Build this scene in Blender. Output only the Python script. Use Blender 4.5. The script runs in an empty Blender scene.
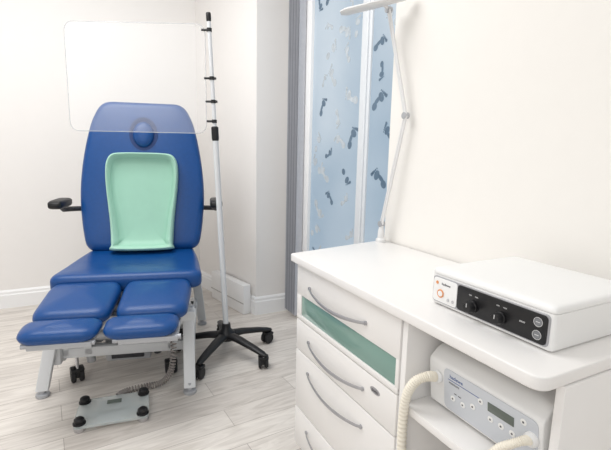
import bpy, bmesh, math, random
from mathutils import Vector, Matrix
random.seed(4)
scene = bpy.context.scene
COL = scene.collection
try:
    scene.view_settings.view_transform = 'Standard'
except Exception:
    pass

# ---------------------------------------------------------------- materials
def lin(c):
    out = []
    for v in c:
        v = v / 255.0
        out.append(v / 12.92 if v <= 0.04045 else ((v + 0.055) / 1.055) ** 2.4)
    return (out[0], out[1], out[2], 1.0)

def mat(name, rgb, rough=0.5, metal=0.0, var=0.03, scale=20.0, bump=0.0, bscale=200.0, trans=0.0, emit=0.0,
        alpha=1.0, coat=0.0, ior=1.45):
    m = bpy.data.materials.new(name)
    m.use_nodes = True
    nt = m.node_tree
    b = nt.nodes['Principled BSDF']
    c = lin(rgb)
    tc = nt.nodes.new('ShaderNodeTexCoord')
    nz = nt.nodes.new('ShaderNodeTexNoise')
    nz.inputs['Scale'].default_value = scale
    nz.inputs['Detail'].default_value = 3
    nt.links.new(tc.outputs['Object'], nz.inputs['Vector'])
    mx = nt.nodes.new('ShaderNodeMix')
    mx.data_type = 'RGBA'
    mx.inputs['A'].default_value = [max(0, v * (1 - var)) for v in c[:3]] + [1]
    mx.inputs['B'].default_value = [min(1, v * (1 + var)) for v in c[:3]] + [1]
    nt.links.new(nz.outputs['Fac'], mx.inputs['Factor'])
    nt.links.new(mx.outputs['Result'], b.inputs['Base Color'])
    b.inputs['Roughness'].default_value = rough
    b.inputs['Metallic'].default_value = metal
    b.inputs['IOR'].default_value = ior
    b.inputs['Transmission Weight'].default_value = trans
    b.inputs['Coat Weight'].default_value = coat
    b.inputs['Alpha'].default_value = alpha
    if emit > 0:
        nt.links.new(mx.outputs['Result'], b.inputs['Emission Color'])
        b.inputs['Emission Strength'].default_value = emit
    if bump > 0:
        n2 = nt.nodes.new('ShaderNodeTexNoise')
        n2.inputs['Scale'].default_value = bscale
        nt.links.new(tc.outputs['Object'], n2.inputs['Vector'])
        bp = nt.nodes.new('ShaderNodeBump')
        bp.inputs['Strength'].default_value = bump
        bp.inputs['Distance'].default_value = 0.002
        nt.links.new(n2.outputs['Fac'], bp.inputs['Height'])
        nt.links.new(bp.outputs['Normal'], b.inputs['Normal'])
    return m

M = {}
M['wall'] = mat('wall_paint', (237, 234, 231), 0.9, var=0.01, bump=0.05, bscale=60)
M['wallr'] = mat('wall_paint_warm', (237, 234, 229), 0.9, var=0.01, bump=0.05, bscale=60)
M['trim'] = mat('trim_paint', (240, 240, 240), 0.45, var=0.01)
M['mull'] = mat('window_divider_paint', (224, 228, 232), 0.4, var=0.02)
M['white'] = mat('white_laminate', (235, 233, 231), 0.35, var=0.01)
M['whitep'] = mat('white_plastic', (235, 235, 234), 0.35, var=0.01)
M['panel'] = mat('pale_grey_panel', (202, 206, 212), 0.35, var=0.01)
M['whitem'] = mat('white_enamel', (222, 222, 222), 0.3, var=0.01)
M['blue'] = mat('blue_vinyl', (10, 68, 130), 0.30, var=0.10, scale=60, bump=0.3, bscale=450)
M['blued'] = mat('blue_vinyl_recess_shade', (8, 46, 100), 0.5, var=0.06, scale=60)  # blue vinyl darkened, recess shade put into the colour
M['mint'] = mat('mint_vinyl', (166, 208, 188), 0.42, var=0.04, scale=30)
M['mintd'] = mat('mint_recess_shade', (150, 196, 175), 0.45, var=0.04)  # same mint darkened, shade of the recess painted in
M['black'] = mat('black_plastic', (22, 22, 24), 0.4, var=0.1)
M['dark'] = mat('dark_grey_plastic', (55, 56, 60), 0.5, var=0.1)
M['rubber'] = mat('castor_rubber', (30, 30, 32), 0.6, var=0.1)
M['steel'] = mat('grey_painted_steel', (176, 178, 182), 0.4, metal=0.3, var=0.03)
M['steelw'] = mat('pale_painted_steel', (210, 212, 214), 0.35, metal=0.0, var=0.03)
M['chrome'] = mat('chrome', (205, 205, 208), 0.18, metal=1.0, var=0.02)
M['alu'] = mat('brushed_aluminium', (176, 176, 180), 0.35, metal=0.7, var=0.05)
M['cable'] = mat('grey_cable', (146, 140, 136), 0.5, var=0.05)
M['green'] = mat('green_glass_strip', (122, 156, 147), 0.10, var=0.01, scale=3, coat=0.4)
M['gap'] = mat('shadow_gap', (120, 118, 116), 0.8)
M['seam'] = mat('soft_seam', (180, 178, 176), 0.8)
M['cream'] = mat('cream_hose', (236, 230, 216), 0.5, var=0.03)
M['orange'] = mat('amber_button', (224, 150, 95), 0.4)
M['red'] = mat('red_print', (150, 70, 60), 0.5)
M['ink'] = mat('dark_print', (90, 90, 94), 0.6)
M['inkb'] = mat('blue_print', (70, 95, 150), 0.6)
M['inkw'] = mat('white_print', (205, 205, 205), 0.6)
M['badge'] = mat('grey_symbol', (120, 122, 126), 0.4)
M['lcd'] = mat('green_grey_display', (98, 106, 100), 0.15)
M['blind'] = mat('grey_blind_fabric', (190, 192, 198), 0.9, var=0.08, scale=40)
M['blindd'] = mat('dark_grey_blind_fabric', (170, 172, 180), 0.9, var=0.08, scale=40)
M['acryl'] = mat('clear_acrylic', (246, 248, 250), 0.05, alpha=0.085)
M['acryle'] = mat('clear_acrylic_edge', (196, 200, 203), 0.1, alpha=0.45)
M['glass'] = mat('pale_glass', (226, 234, 233), 0.08, alpha=0.38)
M['skirt'] = M['trim']

def mat_frost():
    m = bpy.data.materials.new('frosted_glass_daylight_glow')
    m.use_nodes = True
    nt = m.node_tree
    b = nt.nodes['Principled BSDF']
    tc = nt.nodes.new('ShaderNodeTexCoord')
    nz = nt.nodes.new('ShaderNodeTexNoise')
    nz.inputs['Scale'].default_value = 1.8
    nz.inputs['Detail'].default_value = 1
    nt.links.new(tc.outputs['Object'], nz.inputs['Vector'])
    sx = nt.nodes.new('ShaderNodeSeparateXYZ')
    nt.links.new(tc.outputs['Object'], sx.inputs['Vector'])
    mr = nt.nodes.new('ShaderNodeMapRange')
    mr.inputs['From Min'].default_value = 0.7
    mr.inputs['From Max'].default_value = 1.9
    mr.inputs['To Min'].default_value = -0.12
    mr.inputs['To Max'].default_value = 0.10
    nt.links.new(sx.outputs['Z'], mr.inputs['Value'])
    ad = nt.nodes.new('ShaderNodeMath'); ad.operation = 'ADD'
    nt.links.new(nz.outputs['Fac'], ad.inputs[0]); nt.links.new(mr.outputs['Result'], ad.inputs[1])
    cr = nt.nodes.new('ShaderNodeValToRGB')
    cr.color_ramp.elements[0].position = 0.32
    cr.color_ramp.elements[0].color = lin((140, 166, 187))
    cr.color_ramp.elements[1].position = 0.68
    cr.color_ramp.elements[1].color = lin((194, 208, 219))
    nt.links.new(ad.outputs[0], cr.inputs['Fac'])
    nt.links.new(cr.outputs['Color'], b.inputs['Emission Color'])  # daylight behind the pane painted as emission, paler towards the top
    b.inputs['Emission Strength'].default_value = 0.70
    b.inputs['Base Color'].default_value = lin((116, 122, 128))
    b.inputs['Roughness'].default_value = 0.3
    return m
M['frost'] = mat_frost()
M['foot_d'] = mat('footprint_blue', (84, 104, 122), 0.3, emit=0.30, var=0.3, scale=30)  # both decal materials emit, standing in for daylight from behind
M['foot_l'] = mat('footprint_silver', (170, 178, 184), 0.22, metal=0.3, emit=0.36, var=0.3, scale=30)

def mat_floor():
    m = bpy.data.materials.new('pale_wood_planks')
    m.use_nodes = True
    nt = m.node_tree
    b = nt.nodes['Principled BSDF']
    tc = nt.nodes.new('ShaderNodeTexCoord')
    br = nt.nodes.new('ShaderNodeTexBrick')
    br.offset = 0.37
    br.inputs['Scale'].default_value = 1.0
    br.inputs['Brick Width'].default_value = 0.95
    br.inputs['Row Height'].default_value = 0.125
    br.inputs['Mortar Size'].default_value = 0.0014
    br.inputs['Mortar Smooth'].default_value = 0.3
    br.inputs['Bias'].default_value = 0.0
    br.inputs['Color1'].default_value = lin((227, 221, 214))
    br.inputs['Color2'].default_value = lin((209, 202, 195))
    br.inputs['Mortar'].default_value = lin((170, 162, 155))
    mp = nt.nodes.new('ShaderNodeMapping')
    mp.inputs['Rotation'].default_value = (0, 0, math.radians(-4))
    nt.links.new(tc.outputs['Object'], mp.inputs['Vector'])
    nt.links.new(mp.outputs['Vector'], br.inputs['Vector'])
    mp2 = nt.nodes.new('ShaderNodeMapping')
    mp2.inputs['Scale'].default_value = (3.6, 24, 1)
    nt.links.new(mp.outputs['Vector'], mp2.inputs['Vector'])
    nz = nt.nodes.new('ShaderNodeTexNoise')
    nz.inputs['Scale'].default_value = 1.0
    nz.inputs['Detail'].default_value = 7
    nz.inputs['Distortion'].default_value = 2.0
    nt.links.new(mp2.outputs['Vector'], nz.inputs['Vector'])
    cr = nt.nodes.new('ShaderNodeValToRGB')
    cr.color_ramp.elements[0].position = 0.28
    cr.color_ramp.elements[0].color = (0.69, 0.67, 0.65, 1)
    cr.color_ramp.elements[1].position = 0.60
    cr.color_ramp.elements[1].color = (1, 1, 1, 1)
    nt.links.new(nz.outputs['Fac'], cr.inputs['Fac'])
    mx = nt.nodes.new('ShaderNodeMix')
    mx.data_type = 'RGBA'
    mx.blend_type = 'MULTIPLY'
    mx.inputs['Factor'].default_value = 0.8
    nt.links.new(br.outputs['Color'], mx.inputs['A'])
    nt.links.new(cr.outputs['Color'], mx.inputs['B'])
    nt.links.new(mx.outputs['Result'], b.inputs['Base Color'])
    b.inputs['Roughness'].default_value = 0.38
    return m
M['floor'] = mat_floor()

# ---------------------------------------------------------------- builder
def roundpoly(pts, r, n=6):
    out = []
    N = len(pts)
    rs = r if isinstance(r, (list, tuple)) else [r] * N
    for i in range(N):
        p = Vector(pts[i]); a = Vector(pts[i - 1]); c = Vector(pts[(i + 1) % N])
        d1 = (a - p); d2 = (c - p)
        rr = min(rs[i], d1.length * 0.49, d2.length * 0.49)
        if rr < 1e-5:
            out.append(p); continue
        p1 = p + d1.normalized() * rr
        p2 = p + d2.normalized() * rr
        for k in range(n + 1):
            t = k / n
            out.append((1 - t) ** 2 * p1 + 2 * (1 - t) * t * p + t * t * p2)
    return out

def catmull(pts, n=8, cyclic=False):
    pts = [Vector(p) for p in pts]
    N = len(pts)
    out = []
    rng = range(N) if cyclic else range(N - 1)
    for i in rng:
        if cyclic:
            p0, p1, p2, p3 = pts[i - 1], pts[i], pts[(i + 1) % N], pts[(i + 2) % N]
        else:
            p0 = pts[max(i - 1, 0)]; p1 = pts[i]; p2 = pts[i + 1]; p3 = pts[min(i + 2, N - 1)]
        for k in range(n):
            t = k / n
            out.append(0.5 * ((2 * p1) + (-p0 + p2) * t + (2 * p0 - 5 * p1 + 4 * p2 - p3) * t * t + (-p0 + 3 * p1 - 3 * p2 + p3) * t ** 3))
    if not cyclic:
        out.append(pts[-1])
    return out

class B:
    def __init__(self):
        self.bm = bmesh.new()
    def _merge(self, tb, mi, mtx=None):
        if mtx is not None:
            tb.transform(mtx)
        for f in tb.faces:
            f.material_index = mi
        me = bpy.data.meshes.new('tmp')
        tb.to_mesh(me); tb.free()
        self.bm.from_mesh(me)
        bpy.data.meshes.remove(me)
    def box(self, lo, hi, bev=0.003, mi=0, mtx=None, seg=2):
        tb = bmesh.new()
        bmesh.ops.create_cube(tb, size=1)
        lo = Vector(lo); hi = Vector(hi)
        s = hi - lo; c = (hi + lo) / 2
        for v in tb.verts:
            v.co = Vector((v.co.x * s.x + c.x, v.co.y * s.y + c.y, v.co.z * s.z + c.z))
        bev = min(bev, min(abs(q) for q in s) * 0.45)
        if bev > 0:
            bmesh.ops.bevel(tb, geom=tb.edges[:], offset=bev, segments=seg, affect='EDGES', profile=0.5)
        bmesh.ops.recalc_face_normals(tb, faces=tb.faces[:])
        self._merge(tb, mi, mtx)
        return self
    def prism(self, outline, z0, z1, bev=0.0, mi=0, mtx=None, seg=3):
        tb = bmesh.new()
        vs = [tb.verts.new((p[0], p[1], z0)) for p in outline]
        f = tb.faces.new(vs)
        r = bmesh.ops.extrude_face_region(tb, geom=[f])
        for v in r['geom']:
            if isinstance(v, bmesh.types.BMVert):
                v.co.z = z1
        bmesh.ops.recalc_face_normals(tb, faces=tb.faces[:])
        if bev > 0:
            es = [e for e in tb.edges if abs(e.verts[0].co.z - e.verts[1].co.z) < 1e-7]
            bmesh.ops.bevel(tb, geom=es, offset=bev, segments=seg, affect='EDGES', profile=0.5)
        self._merge(tb, mi, mtx)
        return self
    def rings(self, rings, mi=0, mtx=None, cap0=True, cap1=True, closed=True):
        tb = bmesh.new()
        R = []
        for r in rings:
            R.append([tb.verts.new(p) for p in r])
        n = len(R[0])
        for i in range(len(R) - 1):
            for k in range(n if closed else n - 1):
                k2 = (k + 1) % n
                try:
                    tb.faces.new((R[i][k], R[i][k2], R[i + 1][k2], R[i + 1][k]))
                except ValueError:
                    pass
        if cap0: tb.faces.new(list(reversed(R[0])))
        if cap1: tb.faces.new(R[-1])
        bmesh.ops.recalc_face_normals(tb, faces=tb.faces[:])
        self._merge(tb, mi, mtx)
        return self
    def tube(self, pts, rad, n=12, mi=0, mtx=None, cyclic=False, squash=None):
        pts = [Vector(p) for p in pts]
        N = len(pts)
        rads = rad if isinstance(rad, (list, tuple)) else [rad] * N
        rings = []
        up = None
        for i in range(N):
            if cyclic:
                t = (pts[(i + 1) % N] - pts[i - 1]).normalized()
            else:
                t = (pts[min(i + 1, N - 1)] - pts[max(i - 1, 0)]).normalized()
            if up is None:
                up = Vector((0, 0, 1)) if abs(t.z) < 0.9 else Vector((1, 0, 0))
            up = (up - t * up.dot(t)).normalized()
            s = t.cross(up)
            k1, k2 = squash if squash else (1, 1)
            rings.append([pts[i] + (s * math.cos(2 * math.pi * k / n) * k1 + up * math.sin(2 * math.pi * k / n) * k2) * rads[i] for k in range(n)])
        if cyclic:
            rings.append(rings[0])
            self.rings(rings, mi, mtx, False, False)
        else:
            self.rings(rings, mi, mtx)
        return self
    def bar(self, p0, p1, wx, wy, mi=0):
        p0 = Vector(p0); p1 = Vector(p1)
        def sec(p):
            o = roundpoly([(-wx / 2, -wy / 2), (wx / 2, -wy / 2), (wx / 2, wy / 2), (-wx / 2, wy / 2)], 0.005, 3)
            return [Vector((p.x + q[0], p.y + q[1], p.z)) for q in o]
        self.rings([sec(p0), sec(p1)], mi)
        return self
    def lathe(self, prof, mtx=None, n=24, mi=0, sx=1.0, sy=1.0):
        rings = [[Vector((sx * max(r, 1e-5) * math.cos(2 * math.pi * k / n), sy * max(r, 1e-5) * math.sin(2 * math.pi * k / n), z)) for k in range(n)] for r, z in prof]
        self.rings(rings, mi, mtx)
        return self
    def pad(self, outline, t, edge=0.02, crown=0.01, mi=0, mtx=None, hfun=None, bot=0.0):
        P = [Vector((p[0], p[1])) for p in outline]
        c = sum(P, Vector((0, 0))) / len(P)
        ext = min(max(p.x for p in P) - min(p.x for p in P), max(p.y for p in P) - min(p.y for p in P)) / 2
        def ring(ins, z):
            k = 1 - ins / ext
            out = []
            for p in P:
                q = c + (p - c) * k
                zz = z + (hfun(q.x, q.y) if hfun else 0)
                out.append(Vector((q.x, q.y, zz)))
            return out
        rr = []
        for a in range(0, 5):
            th = math.pi / 2 * a / 4
            rr.append(ring(edge * (1 - math.sin(th)), bot + edge * (1 - math.cos(th))))
        for a in range(0, 5):
            th = math.pi / 2 * a / 4
            rr.append(ring(edge * (1 - math.cos(th)), bot + t - edge + edge * math.sin(th)))
        for f in (0.3, 0.5, 0.7, 0.88, 0.97):
            rr.append(ring(edge + (ext - edge) * f * 0.99, bot + t + crown * math.sin(f * math.pi / 2)))
        self.rings(rr, mi, mtx)
        return self
    def obj(self, name, mats, parent=None, angle=40, label=None):
        me = bpy.data.meshes.new(name)
        self.bm.to_mesh(me); self.bm.free()
        for m in (mats if isinstance(mats, (list, tuple)) else [mats]):
            me.materials.append(m)
        me.shade_smooth()
        me.set_sharp_from_angle(angle=math.radians(angle))
        o = bpy.data.objects.new(name, me)
        COL.objects.link(o)
        if parent: o.parent = parent
        if label: o['label'] = label
        return o

def empty(name, loc, rz=0.0, label='', category=''):
    e = bpy.data.objects.new(name, None)
    e.empty_display_size = 0.1
    COL.objects.link(e)
    e.location = loc
    e.rotation_euler = (0, 0, rz)
    e['label'] = label
    e['category'] = category
    return e

def text(name, s, size, loc, material, parent, rot=(math.pi / 2, 0, 0), ext=0.0003):
    cu = bpy.data.curves.new(name, 'FONT')
    cu.body = s; cu.size = size; cu.extrude = ext
    cu.align_x = 'CENTER'; cu.align_y = 'CENTER'
    to = bpy.data.objects.new(name + '_t', cu)
    COL.objects.link(to)
    bpy.context.view_layer.update()
    me = bpy.data.meshes.new_from_object(to.evaluated_get(bpy.context.evaluated_depsgraph_get()))
    bpy.data.objects.remove(to)
    me.materials.clear(); me.materials.append(material)
    o = bpy.data.objects.new(name, me)
    COL.objects.link(o)
    o.location = loc; o.rotation_euler = rot
    o.parent = parent
    return o

def struct(o):
    o['kind'] = 'structure'
    return o

T = Matrix.Translation
def R(a, ax): return Matrix.Rotation(math.radians(a), 4, ax)

# ---------------------------------------------------------------- room
HC = 2.6
b = B(); b.box((-2.2, -1.2, -0.05), (2.0, 3.9, 0.0), 0); struct(b.obj('floor', M['floor']))
b = B(); b.box((-2.2, 3.47, 0), (0.83, 3.6, HC), 0); struct(b.obj('wall_back', M['wall']))
b = B(); b.prism([(0.818, 3.49), (1.005, 2.65), (1.02, 2.65), (1.02, 3.6), (0.835, 3.6)], 0, HC); struct(b.obj('wall_return', M['wall']))
b = B(); b.box((1.02, 2.65, 0), (1.6, 3.6, HC), 0); struct(b.obj('wall_pier', M['wall']))
b = B(); b.box((1.10, -1.2, 0), (1.6, 1.41, HC), 0); struct(b.obj('wall_right', M['wallr']))
b = B(); b.box((1.10, 1.41, 2.3), (1.6, 2.65, HC), 0); struct(b.obj('wall_lintel', M['wall']))
b = B(); b.box((-2.3, -1.2, 0), (-2.2, 3.6, HC), 0); struct(b.obj('wall_left', M['wall']))

def baseboard(name, p0, p1, h=0.125, t=0.016):
    p0 = Vector(p0); p1 = Vector(p1)
    L = (p1 - p0).length
    ang = math.atan2(p1.y - p0.y, p1.x - p0.x)
    m = T((p0.x, p0.y, 0)) @ Matrix.Rotation(ang, 4, 'Z')
    prof = [(0, 0), (-t, 0), (-t, h * 0.72), (-t * 0.7, h * 0.78), (-t * 0.7, h * 0.9), (-t * 0.3, h * 0.97), (0, h)]
    b = B()
    b.rings([[Vector((0, y, z)) for y, z in prof], [Vector((L, y, z)) for y, z in prof]], 0, m)
    return struct(b.obj(name, M['skirt'], angle=20))
baseboard('baseboard_back', (-2.2, 3.47, 0), (0.822, 3.47, 0))
baseboard('baseboard_return', (0.822, 3.47, 0), (1.005, 2.65, 0))
baseboard('baseboard_pier', (0.99, 2.65, 0), (1.26, 2.65, 0))
baseboard('baseboard_left', (-2.2, -1.2, 0), (-2.2, 3.47, 0))

ang = math.atan2(2.65 - 3.47, 1.005 - 0.822)
m = T((0.822, 3.47, 0)) @ Matrix.Rotation(ang, 4, 'Z')
b = B(); b.box((0.34, -0.075, 0.0), (0.80, -0.016, 0.205), 0.006, 0, m)
b.box((0.34, -0.078, 0.075), (0.80, -0.074, 0.081), 0.001, 1, m)
tr = struct(b.obj('trim_1', [M['trim'], M['seam']]))

# window in recess
WX = 1.27
b = B()
b.box((WX - 0.02, 2.39, 0.0), (WX + 0.05, 2.65, 2.3), 0.004)
b.box((WX - 0.010, 1.79, 0.0), (WX + 0.05, 1.875, 2.3), 0.004, 1)
b.box((WX - 0.018, 1.81, 0.0), (WX + 0.02, 1.835, 2.3), 0.004, 1)
b.box((WX - 0.02, 1.385, 0.0), (WX + 0.05, 1.41, 2.3), 0.004)
b.box((WX - 0.018, 1.41, 2.22), (WX + 0.048, 2.65, 2.3), 0.004)
b.box((WX - 0.018, 1.41, 0.0), (WX + 0.048, 2.65, 0.12), 0.004)
wf = struct(b.obj('window_1', [M['trim'], M['mull']]))
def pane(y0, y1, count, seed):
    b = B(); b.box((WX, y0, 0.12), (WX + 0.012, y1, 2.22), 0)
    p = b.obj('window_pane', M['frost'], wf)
    rnd = random.Random(seed)
    b = B()
    def blob(cy, cz, ry, rz, rot, mi, oy, oz, off):
        pts = []
        for k in range(14):
            a = 2 * math.pi * k / 14
            y = oy + ry * math.cos(a); z = oz + rz * math.sin(a)
            pts.append(Vector((WX - 0.0012 - off, cy + y * math.cos(rot) - z * math.sin(rot), cz + y * math.sin(rot) + z * math.cos(rot))))
        tb = bmesh.new(); tb.faces.new([tb.verts.new(q) for q in pts])
        b._merge(tb, mi)
    placed = []
    tries = 0
    while len(placed) < count and tries < 4000:
        tries += 1
        cy = rnd.uniform(y0 + 0.05, y1 - 0.05); cz = rnd.uniform(0.25, 2.15)
        if any(abs(cy - q[0]) < 0.09 and abs(cz - q[1]) < 0.11 for q in placed): continue
        placed.append((cy, cz))
        s = rnd.uniform(0.65, 1.15); rot = rnd.uniform(-1.2, 1.2); mi = 0 if rnd.random() < 0.5 else 1
        fl = rnd.choice((-1, 1))
        if rnd.random() < .4: rot += math.pi
        blob(cy, cz, .018 * s, .021 * s, rot, mi, 0, -.038 * s, 0)
        if rnd.random() < .75: blob(cy, cz, .011 * s, .03 * s, rot, mi, .008 * fl * s, -.008 * s, .0002)
        blob(cy, cz, .025 * s, .018 * s, rot, mi, 0, .026 * s, .0004)
        for t in range(5):
            blob(cy, cz, (.0085 - .0012 * t) * s, (.0095 - .0012 * t) * s, rot, mi, fl * (-.021 + .0115 * t) * s, (.058 - .0035 * t) * s, .0006)
    b.obj('footprint_decals', [M['foot_d'], M['foot_l']], wf)
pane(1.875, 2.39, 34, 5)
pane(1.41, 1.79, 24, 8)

# vertical blind stack
bl = empty('vertical_blind', (1.222, 2.60, 0.03), 0, 'grey fabric vertical blind drawn back beside the frosted window', 'blind')
b = B()
for i in range(9):
    y = -0.150 + i * 0.019
    pts = [(-0.022, y + 0.001), (0.0, y + 0.006), (0.022, y + 0.001), (0.022, y - 0.002), (0.0, y + 0.003), (-0.022, y - 0.002)]
    b.prism(pts, 0.0, 2.2, 0, i % 2)
b.obj('slats', [M['blind'], M['blindd']], bl)
b = B(); b.box((-0.02, -1.15, 2.2), (0.022, 0.04, 2.24), 0.003); b.obj('headrail', M['trim'], bl)

# ---------------------------------------------------------------- treatment chair
ch = empty('treatment_chair', (0.165, 2.115, 0), math.radians(-14.5),
           'blue vinyl treatment chair with split leg rests and mint back insert', 'chair')
CS = 0.90
def xs(pts, k=CS): return [(p[0] * k, p[1]) for p in pts]
seat_out = roundpoly(xs([(-0.385, -0.01), (0.375, -0.01), (0.350, 0.30), (0.30, 0.60), (-0.30, 0.60), (-0.355, 0.30)]), [0.05, 0.05, 0.1, 0.08, 0.08, 0.1], 6)
b = B()
b.pad(seat_out, 0.090, 0.030, 0.006, 0, T((0, 0, 0.435)), hfun=lambda x, y: -0.02 * math.exp(-((y - 0.25) / 0.15) ** 2) * math.exp(-(x / 0.2) ** 2) + 0.035 * max(0, y - .2))
b.obj('seat', M['blue'], ch, 60)
tilt = math.atan2(0.22, 0.88)
BM = T((0.010, 0.525, 0.515)) @ Matrix.Rotation(-tilt, 4, 'X') @ Matrix.Rotation(math.pi / 2, 4, 'X')
ctrl = xs([(-0.335, 0.0), (0.335, 0.0), (0.360, 0.12), (0.378, 0.30), (0.370, 0.46), (0.345, 0.62), (0.310, 0.76), (0.25, 0.865), (-0.25, 0.865), (-0.310, 0.76), (-0.345, 0.62), (-0.370, 0.46), (-0.378, 0.30), (-0.360, 0.12)])
back_out = roundpoly(ctrl, [0.06, 0.06, .1, .1, .1, .1, .05, .055, .055, .05, .1, .1, .1, .1], 5)
b = B()
b.pad(back_out, 0.090, 0.034, 0.012, 0, BM)
b.obj('backrest', M['blue'], ch, 60)
b = B(); b.prism([(p[0] * 0.93, 0.03 + p[1] * 0.93) for p in back_out], -0.012, 0.004, 0.002, 0, BM)
b.obj('back_shell', M['dark'], ch)
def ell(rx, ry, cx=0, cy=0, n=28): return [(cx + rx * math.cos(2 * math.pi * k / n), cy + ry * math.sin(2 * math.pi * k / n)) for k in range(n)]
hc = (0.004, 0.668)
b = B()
b.prism(ell(0.078, 0.098, *hc, n=40), 0.085, 0.1012, 0, 0, BM)  # flat disc, its dark colour stands in for a shaded hole
b.obj('head_recess_shade', M['blued'], ch, label='flat dark oval with recess shade in its colour, around the head pad')
b = B()
b.lathe([(1.0, 0.090), (1.0, 0.104), (0.96, 0.113), (0.86, 0.122), (0.65, 0.129), (0.35, 0.132), (0.0, 0.133)],
        BM @ T((hc[0], hc[1] - 0.004, 0)), 40, 0, 0.058, 0.074)
b.obj('head_pad', M['blue'], ch, 80, label='smooth padded oval head cushion')
# mint insert with raised rim
ic = [(-0.15, -0.012), (0.15, -0.012), (0.168, 0.02), (0.172, 0.08), (0.178, 0.16), (0.188, 0.25), (0.198, 0.34), (0.203, 0.42), (0.198, 0.49), (0.17, 0.535), (0.10, 0.545), (0.0, 0.546), (-0.10, 0.545), (-0.17, 0.535), (-0.198, 0.49), (-0.203, 0.42), (-0.198, 0.34), (-0.188, 0.25), (-0.178, 0.16), (-0.172, 0.08), (-0.168, 0.02)]
iout = [(p.x, p.y) for p in catmull([(x * 0.95, y * 0.985, 0) for x, y in ic], 4, True)]
def lip(x, y):
    return 0.015 * max(0, (0.12 - y) / 0.12) ** 2
IC = Vector((0, 0.26))
def iring(k, z):
    out = []
    for x, y in iout:
        nar = 1.0 - (1 - k) * 1.0 * max(0, (0.30 - y) / 0.30)
        q = Vector((x * k * nar, IC.y + (y - IC.y) * (1 - (1 - k) * 0.72 if k > .85 else k * 1.03)))
        out.append(Vector((q.x, q.y + 0.012, z + lip(q.x, q.y))))
    return out
b = B()
prof = [(1.0, 0.088), (1.01, 0.110), (1.0, 0.138), (0.98, 0.153), (0.95, 0.157), (0.91, 0.147), (0.87, 0.124)]
b.rings([iring(k, z) for k, z in prof], 0, BM, True, False)
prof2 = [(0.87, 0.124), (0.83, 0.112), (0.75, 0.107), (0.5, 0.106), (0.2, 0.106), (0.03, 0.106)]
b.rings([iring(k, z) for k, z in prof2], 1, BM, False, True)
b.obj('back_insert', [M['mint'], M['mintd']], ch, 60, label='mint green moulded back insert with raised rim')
# leg rests
def legrest(cx, cx2, w):
    f = B()
    f.box((cx - 0.11, -0.44, 0.366), (cx + 0.11, -0.05, 0.388), 0.004, 0)
    f.box((cx - 0.10, -0.30, 0.35), (cx - 0.070, 0.12, 0.385), 0.003, 0)
    f.box((cx + 0.070, -0.30, 0.35), (cx + 0.10, 0.12, 0.385), 0.003, 0)
    f.tube([(cx - 0.13, -0.425, 0.380), (cx + 0.12, -0.425, 0.380)], 0.010, 10, 0)
    f.obj('leg_rest_frame', M['steel'], ch)
    lr = B()
    M1 = T((cx, -0.01, 0.485)) @ Matrix.Rotation(math.radians(9), 4, 'X')
    out = roundpoly([(-w * 0.98, -0.295), (w * 0.92, -0.295), (w, -0.05), (w * 0.92, 0.0), (-w * 0.92, 0.0), (-w, -0.05)], [0.06, 0.06, 0.03, 0.02, 0.02, 0.03], 6)
    lr.pad(out, 0.070, 0.032, 0.014, 0, M1 @ T((0, 0, -0.053)), hfun=lambda x, y: -0.22 * x * x)
    lr.obj('leg_rest', M['blue'], ch, 60)
    l2 = B()
    M2 = T((cx2, -0.32, 0.432)) @ Matrix.Rotation(math.radians(4), 4, 'X')
    out = roundpoly([(-w * 0.93, -0.132), (w * 0.88, -0.132), (w * 0.92, 0.0), (-w * 0.97, 0.0)], [0.06, 0.06, 0.035, 0.035], 6)
    l2.pad(out, 0.058, 0.027, 0.012, 0, M2 @ T((0, 0, -0.043)))
    l2.obj('foot_rest', M['blue'], ch, 60)
legrest(-0.174, -0.180, 0.152)
legrest(0.138, 0.112, 0.150)
# armrests
for s in (-1, 1):
    b = B()
    x = 0.405 * s + (0.01 if s > 0 else 0.0)
    out = roundpoly([(x - 0.034, 0.34), (x + 0.034, 0.34), (x + 0.034, 0.56), (x - 0.034, 0.56)], 0.028, 5)
    b.pad(out, 0.048, 0.016, 0.004, 0, T((0, 0, 0.780)))
    b.obj('armrest', M['black'], ch, 50)
    b = B()
    b.tube([(x, 0.46, 0.785), (x, 0.50, 0.765), (x - 0.01 * s, 0.60, 0.755), (x - 0.08 * s, 0.655, 0.75)], 0.015, 10, 0)
    b.obj('armrest_bracket', M['dark'], ch)
# under frame
b = B()
b.box((-0.28, 0.03, 0.385), (-0.22, 0.60, 0.43), 0.006)
b.box((0.22, 0.03, 0.385), (0.28, 0.60, 0.43), 0.006)
b.box((-0.27, 0.03, 0.385), (0.27, 0.07, 0.425), 0.004)
b.box((-0.27, 0.56, 0.39), (0.27, 0.60, 0.425), 0.004)
b.box((-0.25, 0.60, 0.42), (-0.21, 0.64, 0.95), 0.004)
b.box((0.21, 0.60, 0.42), (0.25, 0.64, 0.95), 0.004)
b.obj('seat_frame', M['steelw'], ch)
b = B()
b.box((-0.34, -0.08, 0.285), (0.305, -0.02, 0.350), 0.010)
b.box((-0.31, 0.50, 0.30), (0.31, 0.54, 0.335), 0.004)
b.box((-0.335, 0.0, 0.11), (-0.295, 0.60, 0.16), 0.006)
b.box((0.255, 0.0, 0.15), (0.295, 0.60, 0.19), 0.006)
b.box((-0.33, 0.22, 0.14), (0.28, 0.29, 0.20), 0.008)
b.box((-0.33, -0.03, 0.135), (0.29, 0.02, 0.185), 0.008)
b.box((-0.32, 0.47, 0.145), (0.28, 0.53, 0.19), 0.006)
b.box((-0.335, -0.06, 0.12), (-0.295, 0.10, 0.32), 0.008)
b.box((0.255, -0.06, 0.13), (0.295, 0.10, 0.32), 0.008)
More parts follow.
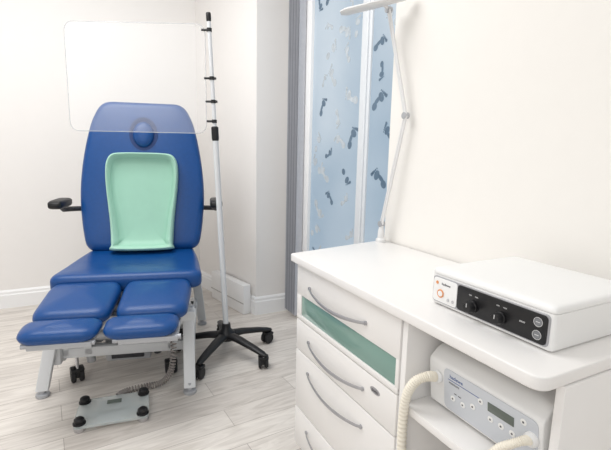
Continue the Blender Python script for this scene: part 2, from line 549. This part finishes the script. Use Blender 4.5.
for xg in (-0.30, 0.255, -0.20, 0.17):
    b.rings([[Vector((xg, y, z)) for y, z in ((-0.03, 0.30), (0.26, 0.20), (0.26, 0.15), (-0.03, 0.15))],
             [Vector((xg + 0.03, y, z)) for y, z in ((-0.03, 0.30), (0.26, 0.20), (0.26, 0.15), (-0.03, 0.15))]])
b.obj('base_frame', M['steelw'], ch)
for (x0, x1, y0, y1) in ((-0.305, -0.365, -0.04, -0.10), (0.270, 0.275, -0.04, -0.19), (-0.29, -0.32, 0.52, 0.62), (0.29, 0.32, 0.52, 0.62)):
    b = B()
    b.bar((x0, y0, 0.36), (x1, y1, 0.03), 0.052, 0.030)
    b.lathe([(0.010, 0.0), (0.028, 0.0), (0.030, 0.006), (0.028, 0.014), (0.012, 0.018), (0.010, 0.05)], T((x1, y1, 0)), 20, 1)
    b.obj('leg', [M['steelw'], M['steel']], ch)
b = B()
b.box((-0.13, 0.04, 0.07), (0.08, 0.24, 0.34), 0.012, 1)
b.box((-0.10, 0.025, 0.09), (0.05, 0.0395, 0.132), 0.004, 0)
b.tube([(-0.16, 0.05, 0.19), (-0.16, 0.50, 0.37)], 0.026, 14, 1)
b.tube([(0.13, 0.05, 0.19), (0.13, 0.50, 0.37)], 0.026, 14, 1)
b.tube([(-0.24, -0.005, 0.235), (0.22, -0.005, 0.235)], 0.026, 14, 1)
b.tube([(-0.19, -0.01, 0.30), (-0.19, 0.03, 0.09)], 0.020, 14, 1)
b.tube([(0.115, -0.01, 0.30), (0.115, 0.03, 0.11)], 0.018, 14, 0)
b.box((-0.22, -0.03, 0.340), (0.22, 0.06, 0.385), 0.008, 1)
b.obj('lifting_column', [M['dark'], M['steel']], ch)

def castor(parent, x, y, rot, s=1.0, z0=0.0, top=0.09):
    Mx = T((x, y, z0)) @ Matrix.Rotation(rot, 4, 'Z')
    b = B()
    for dx in (-0.014, 0.014):
        b.lathe([(0.003, -0.008), (0.024, -0.008), (0.028, -0.004), (0.028, 0.004), (0.024, 0.008), (0.003, 0.008)],
                Mx @ Matrix.Scale(s, 4) @ T((dx, 0.012, 0.028)) @ R(90, 'Y'), 20, 0)
    b.box((-0.007, -0.012, 0.022), (0.007, 0.03, 0.055), 0.004, 1, Mx @ Matrix.Scale(s, 4))
    b.box((-0.024, -0.014, 0.045), (0.024, 0.028, 0.060), 0.006, 1, Mx @ Matrix.Scale(s, 4))
    b.tube([Mx @ Vector((0, -0.004, 0.05 * s)), Mx @ Vector((0, -0.004, top))], 0.008, 10, 2)
    return b.obj('castor', [M['rubber'], M['black'], M['chrome']], parent)
castor(ch, -0.245, -0.005, 0.4, 1.25, 0, 0.14)
castor(ch, 0.18, -0.005, 0.2, 1.25, 0, 0.14)
castor(ch, -0.22, 0.49, 0.4, 1.25, 0, 0.15)
castor(ch, 0.20, 0.49, 2.2, 1.25, 0, 0.15)

# ---------------------------------------------------------------- rolling stand
st = empty('rolling_stand', (0.65, 2.17, 0), 0, 'white pole on black five-star castor base holding clear shield', 'stand')
fa = [math.atan2(-0.254, 0.128) + k * 2 * math.pi / 5 for k in range(5)]
b = B()
b.lathe([(0.012, 0.085), (0.046, 0.087), (0.050, 0.10), (0.046, 0.128), (0.026, 0.145), (0.023, 0.175), (0.016, 0.177)], None, 28, 0)
for a in fa:
    d = Vector((math.cos(a), math.sin(a), 0)); s = Vector((-d.y, d.x, 0))
    rings = []
    for r, z, w, h in ((0.02, 0.112, 0.030, 0.020), (0.10, 0.108, 0.026, 0.017), (0.20, 0.092, 0.022, 0.015), (0.265, 0.079, 0.019, 0.012), (0.287, 0.074, 0.012, 0.008)):
        c = d * r + Vector((0, 0, z))
        rings.append([c + s * w * math.cos(t) + Vector((0, 0, 1)) * h * math.sin(t) for t in [2 * math.pi * k / 12 for k in range(12)]])
    b.rings(rings, 0)
b.obj('base', M['black'], st, 50)
for i, a in enumerate(fa):
    castor(st, math.cos(a) * 0.272, math.sin(a) * 0.272, a + 0.8 + i, 1.12, 0, 0.078)
LX = -0.072
def PP(z): return Vector((LX * (z - 0.14) / 1.6, 0, z))
b = B(); b.tube([PP(0.14), PP(1.18)], 0.0145, 16); b.obj('lower_pole', M['steelw'], st)
b = B(); b.tube([PP(1.17), PP(1.735)], 0.0095, 16); b.obj('upper_pole', M['steelw'], st)
b = B(); b.tube([PP(1.15), PP(1.16), PP(1.215), PP(1.22)], [0.015, 0.018, 0.018, 0.013], 16); b.obj('height_clamp', M['black'], st)
b = B(); b.tube([PP(1.71), PP(1.715), PP(1.745), PP(1.75)], [0.010, 0.012, 0.012, 0.010], 16); b.obj('pole_cap', M['black'], st)
sd = Vector((-0.889, 0.457, 0))
for z in (1.672, 1.45, 1.34, 1.245):
    b = B(); c = PP(z)
    b.tube([c - Vector((0, 0, 0.008)), c + Vector((0, 0, 0.008))], 0.0125, 14)
    b.tube([c, c + sd * 0.038], 0.0055, 8)
    if z in (1.45, 1.34): b.tube([c, c - sd * 0.02], 0.006, 8)
    b.obj('shield_clip', M['black'], st)
p0 = PP(1.45) + sd * 0.030; p0.z = 0
mm = Matrix.Identity(4)
mm.col[0] = (*sd, 0); mm.col[1] = (0, 0, 1, 0); mm.col[2] = (*sd.cross(Vector((0, 0, 1))), 0); mm.col[3] = (p0.x, p0.y, 0, 1)
so = roundpoly([(0, 1.185), (0.68, 1.185), (0.68, 1.70), (0, 1.70)], 0.05, 6)
b = B()
b.prism(so, -0.0015, 0.0015, 0.0, 0, mm)
b.tube([mm @ Vector((p[0], p[1], 0)) for p in so], 0.0020, 6, 1, cyclic=True)
b.obj('clear_shield', [M['acryl'], M['acryle']], st, 30, label='large clear acrylic shield panel')

# ---------------------------------------------------------------- foot control
fc = empty('foot_control', (0.06, 1.83, 0), math.radians(-8), 'clear glass foot control plate with four black knobs and coiled cable', 'foot control')
b = B(); b.prism(roundpoly([(-0.14, -0.10), (0.14, -0.10), (0.14, 0.10), (-0.14, 0.10)], 0.025, 5), 0.018, 0.030, 0.002)
b.obj('glass_plate', M['glass'], fc)
b = B(); b.box((-0.06, -0.075, 0.012), (0.06, 0.09, 0.0178), 0.002); b.box((-0.12, -0.014, 0.008), (0.12, 0.014, 0.0178), 0.002)
b.box((-0.05, 0.02, 0.0), (0.05, 0.08, 0.0175), 0.002)
b.obj('sensor_plate', M['steel'], fc)
b = B(); b.box((-0.028, 0.035, 0.0302), (0.028, 0.06, 0.034), 0.001); b.obj('display', M['lcd'], fc)
for x, y in ((-0.117, -0.077), (0.117, -0.077), (-0.117, 0.077), (0.117, 0.077)):
    b = B()
    b.lathe([(0.02, 0.0), (0.022, 0.004), (0.02, 0.0178)], T((x, y, 0)), 20, 1)
    b.lathe([(0.024, 0.0302), (0.024, 0.035), (0.019, 0.037), (0.020, 0.043), (0.019, 0.050), (0.013, 0.055), (0.002, 0.056)], T((x, y, 0)), 22, 0)
    b.obj('knob', [M['black'], M['chrome']], fc)
path = catmull([(0.01, 0.104, 0.022), (0.05, 0.145, 0.018), (0.13, 0.160, 0.018), (0.195, 0.150, 0.030), (0.235, 0.135, 0.085), (0.250, 0.135, 0.17), (0.252, 0.16, 0.265)], 30)
pts = []
Np = len(path); turns = 40
for i in range(Np * 3 - 2):
    f = i / 3; k = int(f); fr_ = f - k
    p = path[k] if k + 1 >= Np else path[k].lerp(path[k + 1], fr_)
    t = (path[min(k + 1, Np - 1)] - path[max(k - 1, 0)]).normalized()
    u = Vector((0, 0, 1)); u = (u - t * u.dot(t)); u = u.normalized() if u.length > 0.05 else Vector((1, 0, 0))
    s = t.cross(u)
    a = 2 * math.pi * turns * i / (Np * 3)
    pts.append(p + (s * math.cos(a) + u * math.sin(a)) * 0.0115)
b = B(); b.tube(pts, 0.0034, 6); b.obj('coiled_cable', M['cable'], fc, 80)

# ---------------------------------------------------------------- furniture
RZ = -math.pi / 2
dc = empty('drawer_cabinet', (0.65, 1.31, 0), RZ, 'white four-drawer cabinet with bow handles and green glass strip', 'cabinet')
b = B()
b.box((0, 0.021, 0.03), (0.562, 0.44, 0.724), 0.002)
b.box((0.01, 0.035, 0.0), (0.552, 0.42, 0.03), 0.0)
b.obj('body', M['white'], dc)
def drawer(z0, z1, hz, strip=False, lock=False):
    b = B()
    if strip:
        b.box((0.002, 0.0, 0.613), (0.558, 0.0195, z1 - 0.002), 0.002)
        b.box((0.002, 0.0, z0 + 0.002), (0.558, 0.0195, 0.540), 0.002)
        b.box((0.002, 0.0005, 0.530), (0.034, 0.0195, 0.618), 0.001)
        b.box((0.546, 0.0005, 0.530), (0.558, 0.0195, 0.618), 0.001)
    else:
        b.box((0.002, 0.0, z0 + 0.002), (0.558, 0.0195, z1 - 0.002), 0.003)
    d = b.obj('drawer', M['white'], dc)
    b = B()
    xa, xb = 0.098, 0.418
    pts = []; rad = []
    for k in range(25):
        t = k / 24
        x = xa + (xb - xa) * t
        s = math.sin(math.pi * t)
        pts.append((x, -0.003 - 0.019 * s ** 0.6, hz - 0.017 * s)); rad.append(0.0042 + 0.0022 * s)
    b.tube(pts, rad, 10, squash=(0.5, 1.0))
    b.lathe([(0.006, 0), (0.006, 0.005)], T((xa, 0.0, hz)) @ R(90, 'X'), 14)
    b.lathe([(0.006, 0), (0.006, 0.005)], T((xb, 0.0, hz)) @ R(90, 'X'), 14)
    b.obj('handle', M['alu'], d)
    if strip:
        b = B(); b.box((0.0342, 0.004, 0.5402), (0.5458, 0.012, 0.6128), 0.0005); b.obj('glass_strip', M['green'], d, label='frosted green glass strip')
    if lock:
        b = B(); b.prism([(x, y) for x, y in ell(0.021, 0.009, 0.472, 0.488)], 0, 0.0008, 0, 0, R(90, 'X')); b.obj('badge', M['alu'], d)
        text('badge_text', 'podo', 0.013, (0.472, -0.0012, 0.488), M['ink'], d)
drawer(0.522, 0.722, 0.656, strip=True)
drawer(0.408, 0.522, 0.466, lock=True)
drawer(0.185, 0.408, 0.352)
drawer(0.035, 0.185, 0.130)

wt = B()
out = roundpoly([(0, 0), (0.945, 0), (0.945, 0.463), (-0.078, 0.463)], [0.015, 0.03, 0.002, 0.002], 6)
wt.prism(out, 0.0, 0.025, 0.003)
wo = wt.obj('worktop', M['white'])
wo.location = (0.632, 1.334, 0.726); wo.rotation_euler = (0, 0, RZ)
wo['label'] = 'white laminate worktop spanning the drawer cabinet and open shelf'; wo['category'] = 'worktop'

sh = empty('open_shelf_unit', (0.65, 0.745, 0), RZ, 'white open shelf unit beneath the worktop holding a drill unit', 'shelf')
b = B(); b.box((0, 0, 0), (0.018, 0.44, 0.724), 0.002); b.obj('side_panel', M['white'], sh)
b = B(); b.box((0.0185, 0.0, 0.497), (0.34, 0.42, 0.517), 0.002); b.obj('shelf', M['white'], sh)
b = B(); b.box((0.0185, 0.421, 0.0), (0.34, 0.44, 0.724), 0.002); b.obj('back_panel', M['white'], sh)
b = B(); b.box((0.341, 0.045, 0.0), (0.358, 0.44, 0.724), 0.002); b.obj('side_panel', M['white'], sh)

# ---- upper control unit
cu = empty('treatment_unit', (0.730, 0.744, 0.751), RZ, 'white and black control unit with two knobs on the worktop', 'medical device')
mp = Matrix(((0, 0, 1, 0), (1, 0, 0, 0), (0, 1, 0, 0), (0, 0, 0, 1)))
def slab(lo, hi, r, prof, mi=0, bb=None):
    P = roundpoly([(lo[0], lo[1]), (hi[0], lo[1]), (hi[0], hi[1]), (lo[0], hi[1])], r, 6)
    c = Vector(((lo[0] + hi[0]) / 2, (lo[1] + hi[1]) / 2)); hx = (hi[0] - lo[0]) / 2; hy = (hi[1] - lo[1]) / 2
    bb.rings([[Vector((c.x + (p[0] - c.x) * (1 - i / hx), c.y + (p[1] - c.y) * (1 - i / hy), z)) for p in P] for i, z in prof], mi)
b = B()
slab((0.0, 0.0), (0.305, 0.29), 0.010, [(0.006, 0.003), (0.002, 0.0045), (0.0, 0.008), (0.0, 0.0745), (0.001, 0.075)], 0, b)
b.obj('housing', M['whitep'], cu, 50)
b = B()
slab((-0.0005, -0.001), (0.3055, 0.2905), 0.012, [(0.002, 0.0752), (0.0005, 0.0758), (0.0, 0.077), (0.0, 0.081), (0.0015, 0.0855), (0.005, 0.0885), (0.011, 0.090), (0.03, 0.0905), (0.14, 0.0905)], 0, b)
b.obj('lid', M['whitep'], cu, 60)
for x in (0.03, 0.27):
    for y in (0.03, 0.26):
        b = B()
        b.lathe([(0.012, 0.0), (0.012, 0.0035)], T((x, y, 0)), 16)
        b.obj('foot', M['dark'], cu)
FM = R(90, 'X')
b = B(); b.prism(roundpoly([(0.0075, 0.010), (0.2970, 0.010), (0.2970, 0.0715), (0.0075, 0.0715)], 0.009, 5), -0.001, 0.0025, 0.0008, 0, FM)
b.obj('bezel', M['alu'], cu, label='silver grey front bezel')
b = B(); b.prism(roundpoly([(0.083, 0.0125), (0.294, 0.0125), (0.294, 0.069), (0.083, 0.069)], 0.009, 5), 0.002, 0.0045, 0.001, 0, FM)
b.obj('front_panel', M['black'], cu, label='glossy black control panel')
b = B(); b.prism(roundpoly([(0.010, 0.0125), (0.082, 0.0125), (0.082, 0.069), (0.010, 0.069)], 0.009, 5), 0.002, 0.0042, 0.001, 0, FM)
b.obj('front_panel', M['whitep'], cu, label='white panel section with amber button')
for x in (0.128, 0.198):
    b = B()
    b.lathe([(0.0130, 0.0045), (0.0130, 0.009), (0.0115, 0.010), (0.0105, 0.022), (0.009, 0.024), (0.0005, 0.024)], FM @ T((x, 0.033, 0)), 24, 0)
    b.box((x - 0.0008, 0.034, 0.0239), (x + 0.0008, 0.042, 0.0246), 0, 1, FM)
    b.obj('knob', [M['black'], M['inkw']], cu)
b = B(); b.tube([FM @ Vector((0.034 + 0.0085 * math.cos(t), 0.033 + 0.0085 * math.sin(t), 0.0052)) for t in [2 * math.pi * k / 24 for k in range(24)]], 0.0016, 6, 0, cyclic=True)
b.lathe([(0.0068, 0.004), (0.0068, 0.0065), (0.0005, 0.007)], FM @ T((0.034, 0.033, 0)), 22, 1)
b.obj('power_button', [M['orange'], M['whitep']], cu)
for x in (0.058, 0.072):
    b = B(); b.lathe([(0.0035, 0.004), (0.0035, 0.006), (0.0005, 0.006)], FM @ T((x, 0.024, 0)), 16, 0)
    b.obj('socket', M['chrome'], cu)
for x, z, r in ((0.276, 0.028, 0.0085), (0.276, 0.053, 0.0085)):
    b = B()
    b.tube([FM @ Vector((x + r * math.cos(t), z + r * math.sin(t), 0.0047)) for t in [2 * math.pi * k / 20 for k in range(20)]], 0.0006, 6, 0, cyclic=True)
    b.lathe([(0.0072, 0.0044), (0.0072, 0.0049), (0.0005, 0.0049)], FM @ T((x, z, 0)), 20, 1)
    b.box((x - 0.004, z - 0.0007, 0.0049), (x + 0.004, z + 0.0007, 0.0053), 0, 0, FM)
    b.obj('touch_button', [M['inkw'], M['badge']], cu)
b = B(); b.lathe([(0.004, 0.0044), (0.004, 0.005), (0.0005, 0.005)], FM @ T((0.022, 0.057, 0)), 16, 0); b.obj('logo_dot', M['orange'], cu)
text('panel_text', 'hadewe', 0.0085, (0.049, -0.0045, 0.057), M['ink'], cu)
text('panel_text', 'min      max', 0.0050, (0.128, -0.0048, 0.056), M['inkw'], cu)
text('panel_text', 'min      max', 0.0050, (0.198, -0.0048, 0.056), M['inkw'], cu)
text('panel_text', 'SPRAY', 0.0045, (0.245, -0.0048, 0.042), M['inkw'], cu)

# ---- lower drill unit
du = empty('drill_unit', (0.700, 0.705, 0.518), RZ, 'white drill unit with display and ribbed hose on the shelf', 'medical device')
b = B()
side = roundpoly([(0.012, 0.008), (0.24, 0.008), (0.24, 0.150), (0.03, 0.144), (0.0, 0.118)], [0.008, 0.008, 0.015, 0.014, 0.010], 5)
b.prism(side, 0.0, 0.285, 0.004, 0, mp)
b.obj('housing', M['whitep'], du, 35)
for x in (0.03, 0.255):
    for y in (0.04, 0.21):
        b = B()
        b.lathe([(0.012, 0.0), (0.012, 0.009)], T((x, y, 0)), 16)
        b.obj('foot', M['dark'], du)
fa_ = math.atan2(-0.012, 0.110)
DM = T((0, 0.0115, 0.012)) @ Matrix.Rotation(-fa_, 4, 'X') @ R(90, 'X')
b = B(); b.prism(roundpoly([(0.048, 0.004), (0.277, 0.004), (0.277, 0.103), (0.048, 0.103)], 0.014, 6), 0.0, 0.0016, 0.0005, 0, DM)
b.obj('front_panel', M['panel'], du, label='pale grey control panel')
def dtext(s, size, x, z, m):
    o = text('panel_text', s, size, (0, 0, 0), m, du)
    o.matrix_local = DM @ T((x, z, 0.0018))
dtext('hadewe', 0.012, 0.084, 0.088, M['inkb'])
b = B(); b.box((0.060, 0.0785, 0.0016), (0.150, 0.080, 0.0019), 0, 0, DM); b.obj('blue_line', M['inkb'], du)
dtext('PODOLOG', 0.006, 0.078, 0.072, M['ink'])
dtext('min   max', 0.005, 0.088, 0.052, M['ink'])
b = B(); b.box((0.168, 0.064, 0.0016), (0.228, 0.084, 0.0028), 0.0008, 0, DM); b.obj('display', M['lcd'], du)
dtext('30000', 0.014, 0.198, 0.074, M['red'])
for x, z in ((0.075, 0.038), (0.103, 0.038), (0.130, 0.050), (0.150, 0.074), (0.175, 0.048), (0.20, 0.048), (0.225, 0.048), (0.248, 0.088)):
    b = B()
    b.lathe([(0.0065, 0.0016), (0.0065, 0.0026), (0.0045, 0.0032), (0.0003, 0.0032)], DM @ T((x, z, 0)), 18, 0)
    b.lathe([(0.0022, 0.0030), (0.0022, 0.0036), (0.0003, 0.0036)], DM @ T((x, z, 0)), 12, 1)
    b.obj('button', [M['whitep'], M['ink']], du)
for x, z in ((0.030, 0.070), (0.266, 0.064)):
    b = B(); b.lathe([(0.014, 0.0016), (0.014, 0.008), (0.011, 0.012), (0.0005, 0.012)], DM @ T((x, z, 0)), 22); b.obj('hose_port', M['whitep'], du)
hp = catmull([(0.030, -0.008, 0.083), (0.026, -0.030, 0.086), (0.012, -0.052, 0.070), (-0.004, -0.060, 0.025), (-0.012, -0.058, -0.05), (-0.012, -0.055, -0.14), (-0.010, -0.055, -0.25), (-0.005, -0.05, -0.35)], 34)
rd = [0.0105 + 0.0013 * math.sin(i * 1.35) for i in range(len(hp))]
b = B(); b.tube(hp, rd, 14); b.obj('ribbed_hose', M['cream'], du, 80)
hp = catmull([(0.266, -0.006, 0.076), (0.264, -0.020, 0.078), (0.252, -0.034, 0.068), (0.230, -0.044, 0.044), (0.212, -0.05, 0.0), (0.206, -0.05, -0.08), (0.206, -0.05, -0.2)], 30)
rd = [0.0078 + 0.001 * math.sin(i * 1.35) for i in range(len(hp))]
b = B(); b.tube(hp, rd, 14); b.obj('ribbed_hose', M['cream'], du, 80)

# ---------------------------------------------------------------- desk lamp
lp = empty('desk_lamp', (1.055, 1.375, 0.751), 0, 'white articulated magnifier lamp clamped to the worktop edge', 'lamp')
b = B()
b.lathe([(0.020, 0.0), (0.020, 0.012), (0.014, 0.018), (0.012, 0.05), (0.010, 0.055), (0.009, 0.075)], None, 20)
b.obj('base', M['whitem'], lp, 40)
e0 = Vector((0.0, 0.0, 0.075)); e1 = Vector((0.015, -0.091, 0.492)); e2 = Vector((-0.012, 0.006, 0.878))
sp = Vector((0.003, 0.008, 0.002))
b = B()
b.tube([e0 + sp, e1 + sp], 0.0048, 8); b.tube([e0 - sp, e1 - sp], 0.0048, 8)
b.obj('lower_arm', M['whitem'], lp)
b = B()
b.tube([e1 + sp, e2 + sp], 0.0048, 8); b.tube([e1 - sp, e2 - sp], 0.0048, 8)
b.obj('upper_arm', M['whitem'], lp)
for e in (e0, e1, e2):
    b = B()
    b.tube([e + Vector((-0.010, 0, 0)), e + Vector((0.010, 0, 0))], 0.012, 16)
    b.obj('joint', M['steel'], lp)
b = B()
h0 = Vector((0.015, -0.08, 0.905)); h1 = Vector((-0.17, 0.085, 0.862))
d = (h1 - h0).normalized()
b.tube([h0, h0 + d * 0.02, h0.lerp(h1, .5), h1 - d * 0.02, h1], [0.010, 0.024, 0.03, 0.03, 0.018], 16, squash=(1.0, 0.35))
b.tube([e2, h0.lerp(h1, 0.4)], 0.006, 8)
b.obj('lamp_head', M['whitem'], lp, 50)

# ---------------------------------------------------------------- lights
def area(name, loc, rot, size, power, col=(1, 1, 1), sy=None):
    l = bpy.data.lights.new(name, 'AREA'); l.energy = power; l.size = size; l.color = col
    if sy: l.shape = 'RECTANGLE'; l.size_y = sy
    o = bpy.data.objects.new(name, l); COL.objects.link(o); o.location = loc; o.rotation_euler = rot
    return o
area('overhead_fill_light', (-0.35, 1.9, 2.55), (0, 0, 0), 1.4, 39, (1.0, 0.995, 0.985))  # unseen area light added overhead for even brightness, no fitting modelled
area('fill_light', (-1.2, -0.8, 2.0), (math.radians(62), 0, math.radians(-12)), 1.4, 19, (1.0, 0.995, 0.985))
w = bpy.data.worlds.new('world'); scene.world = w; w.use_nodes = True
w.node_tree.nodes['Background'].inputs['Color'].default_value = (1, 0.998, 0.992, 1)
w.node_tree.nodes['Background'].inputs['Strength'].default_value = 0.63

# ---------------------------------------------------------------- camera
cam = bpy.data.cameras.new('camera'); co = bpy.data.objects.new('camera', cam); COL.objects.link(co)
F = 431.0
cam.sensor_width = 36; cam.lens = F / 611 * 36; cam.clip_start = 0.02
Xc = Vector((845, -54, F)).normalized()
Yc = Vector((-225, -77, F)); Yc = (Yc - Xc * Yc.dot(Xc)).normalized()
Zc = Xc.cross(Yc)
right = Vector((Xc.x, Yc.x, Zc.x)); down = Vector((Xc.y, Yc.y, Zc.y)); fwd = Vector((Xc.z, Yc.z, Zc.z))
mw = Matrix.Identity(4)
for i in range(3):
    mw[i][0] = right[i]; mw[i][1] = -down[i]; mw[i][2] = -fwd[i]
mw[2][3] = 1.1
co.matrix_world = mw
scene.camera = co
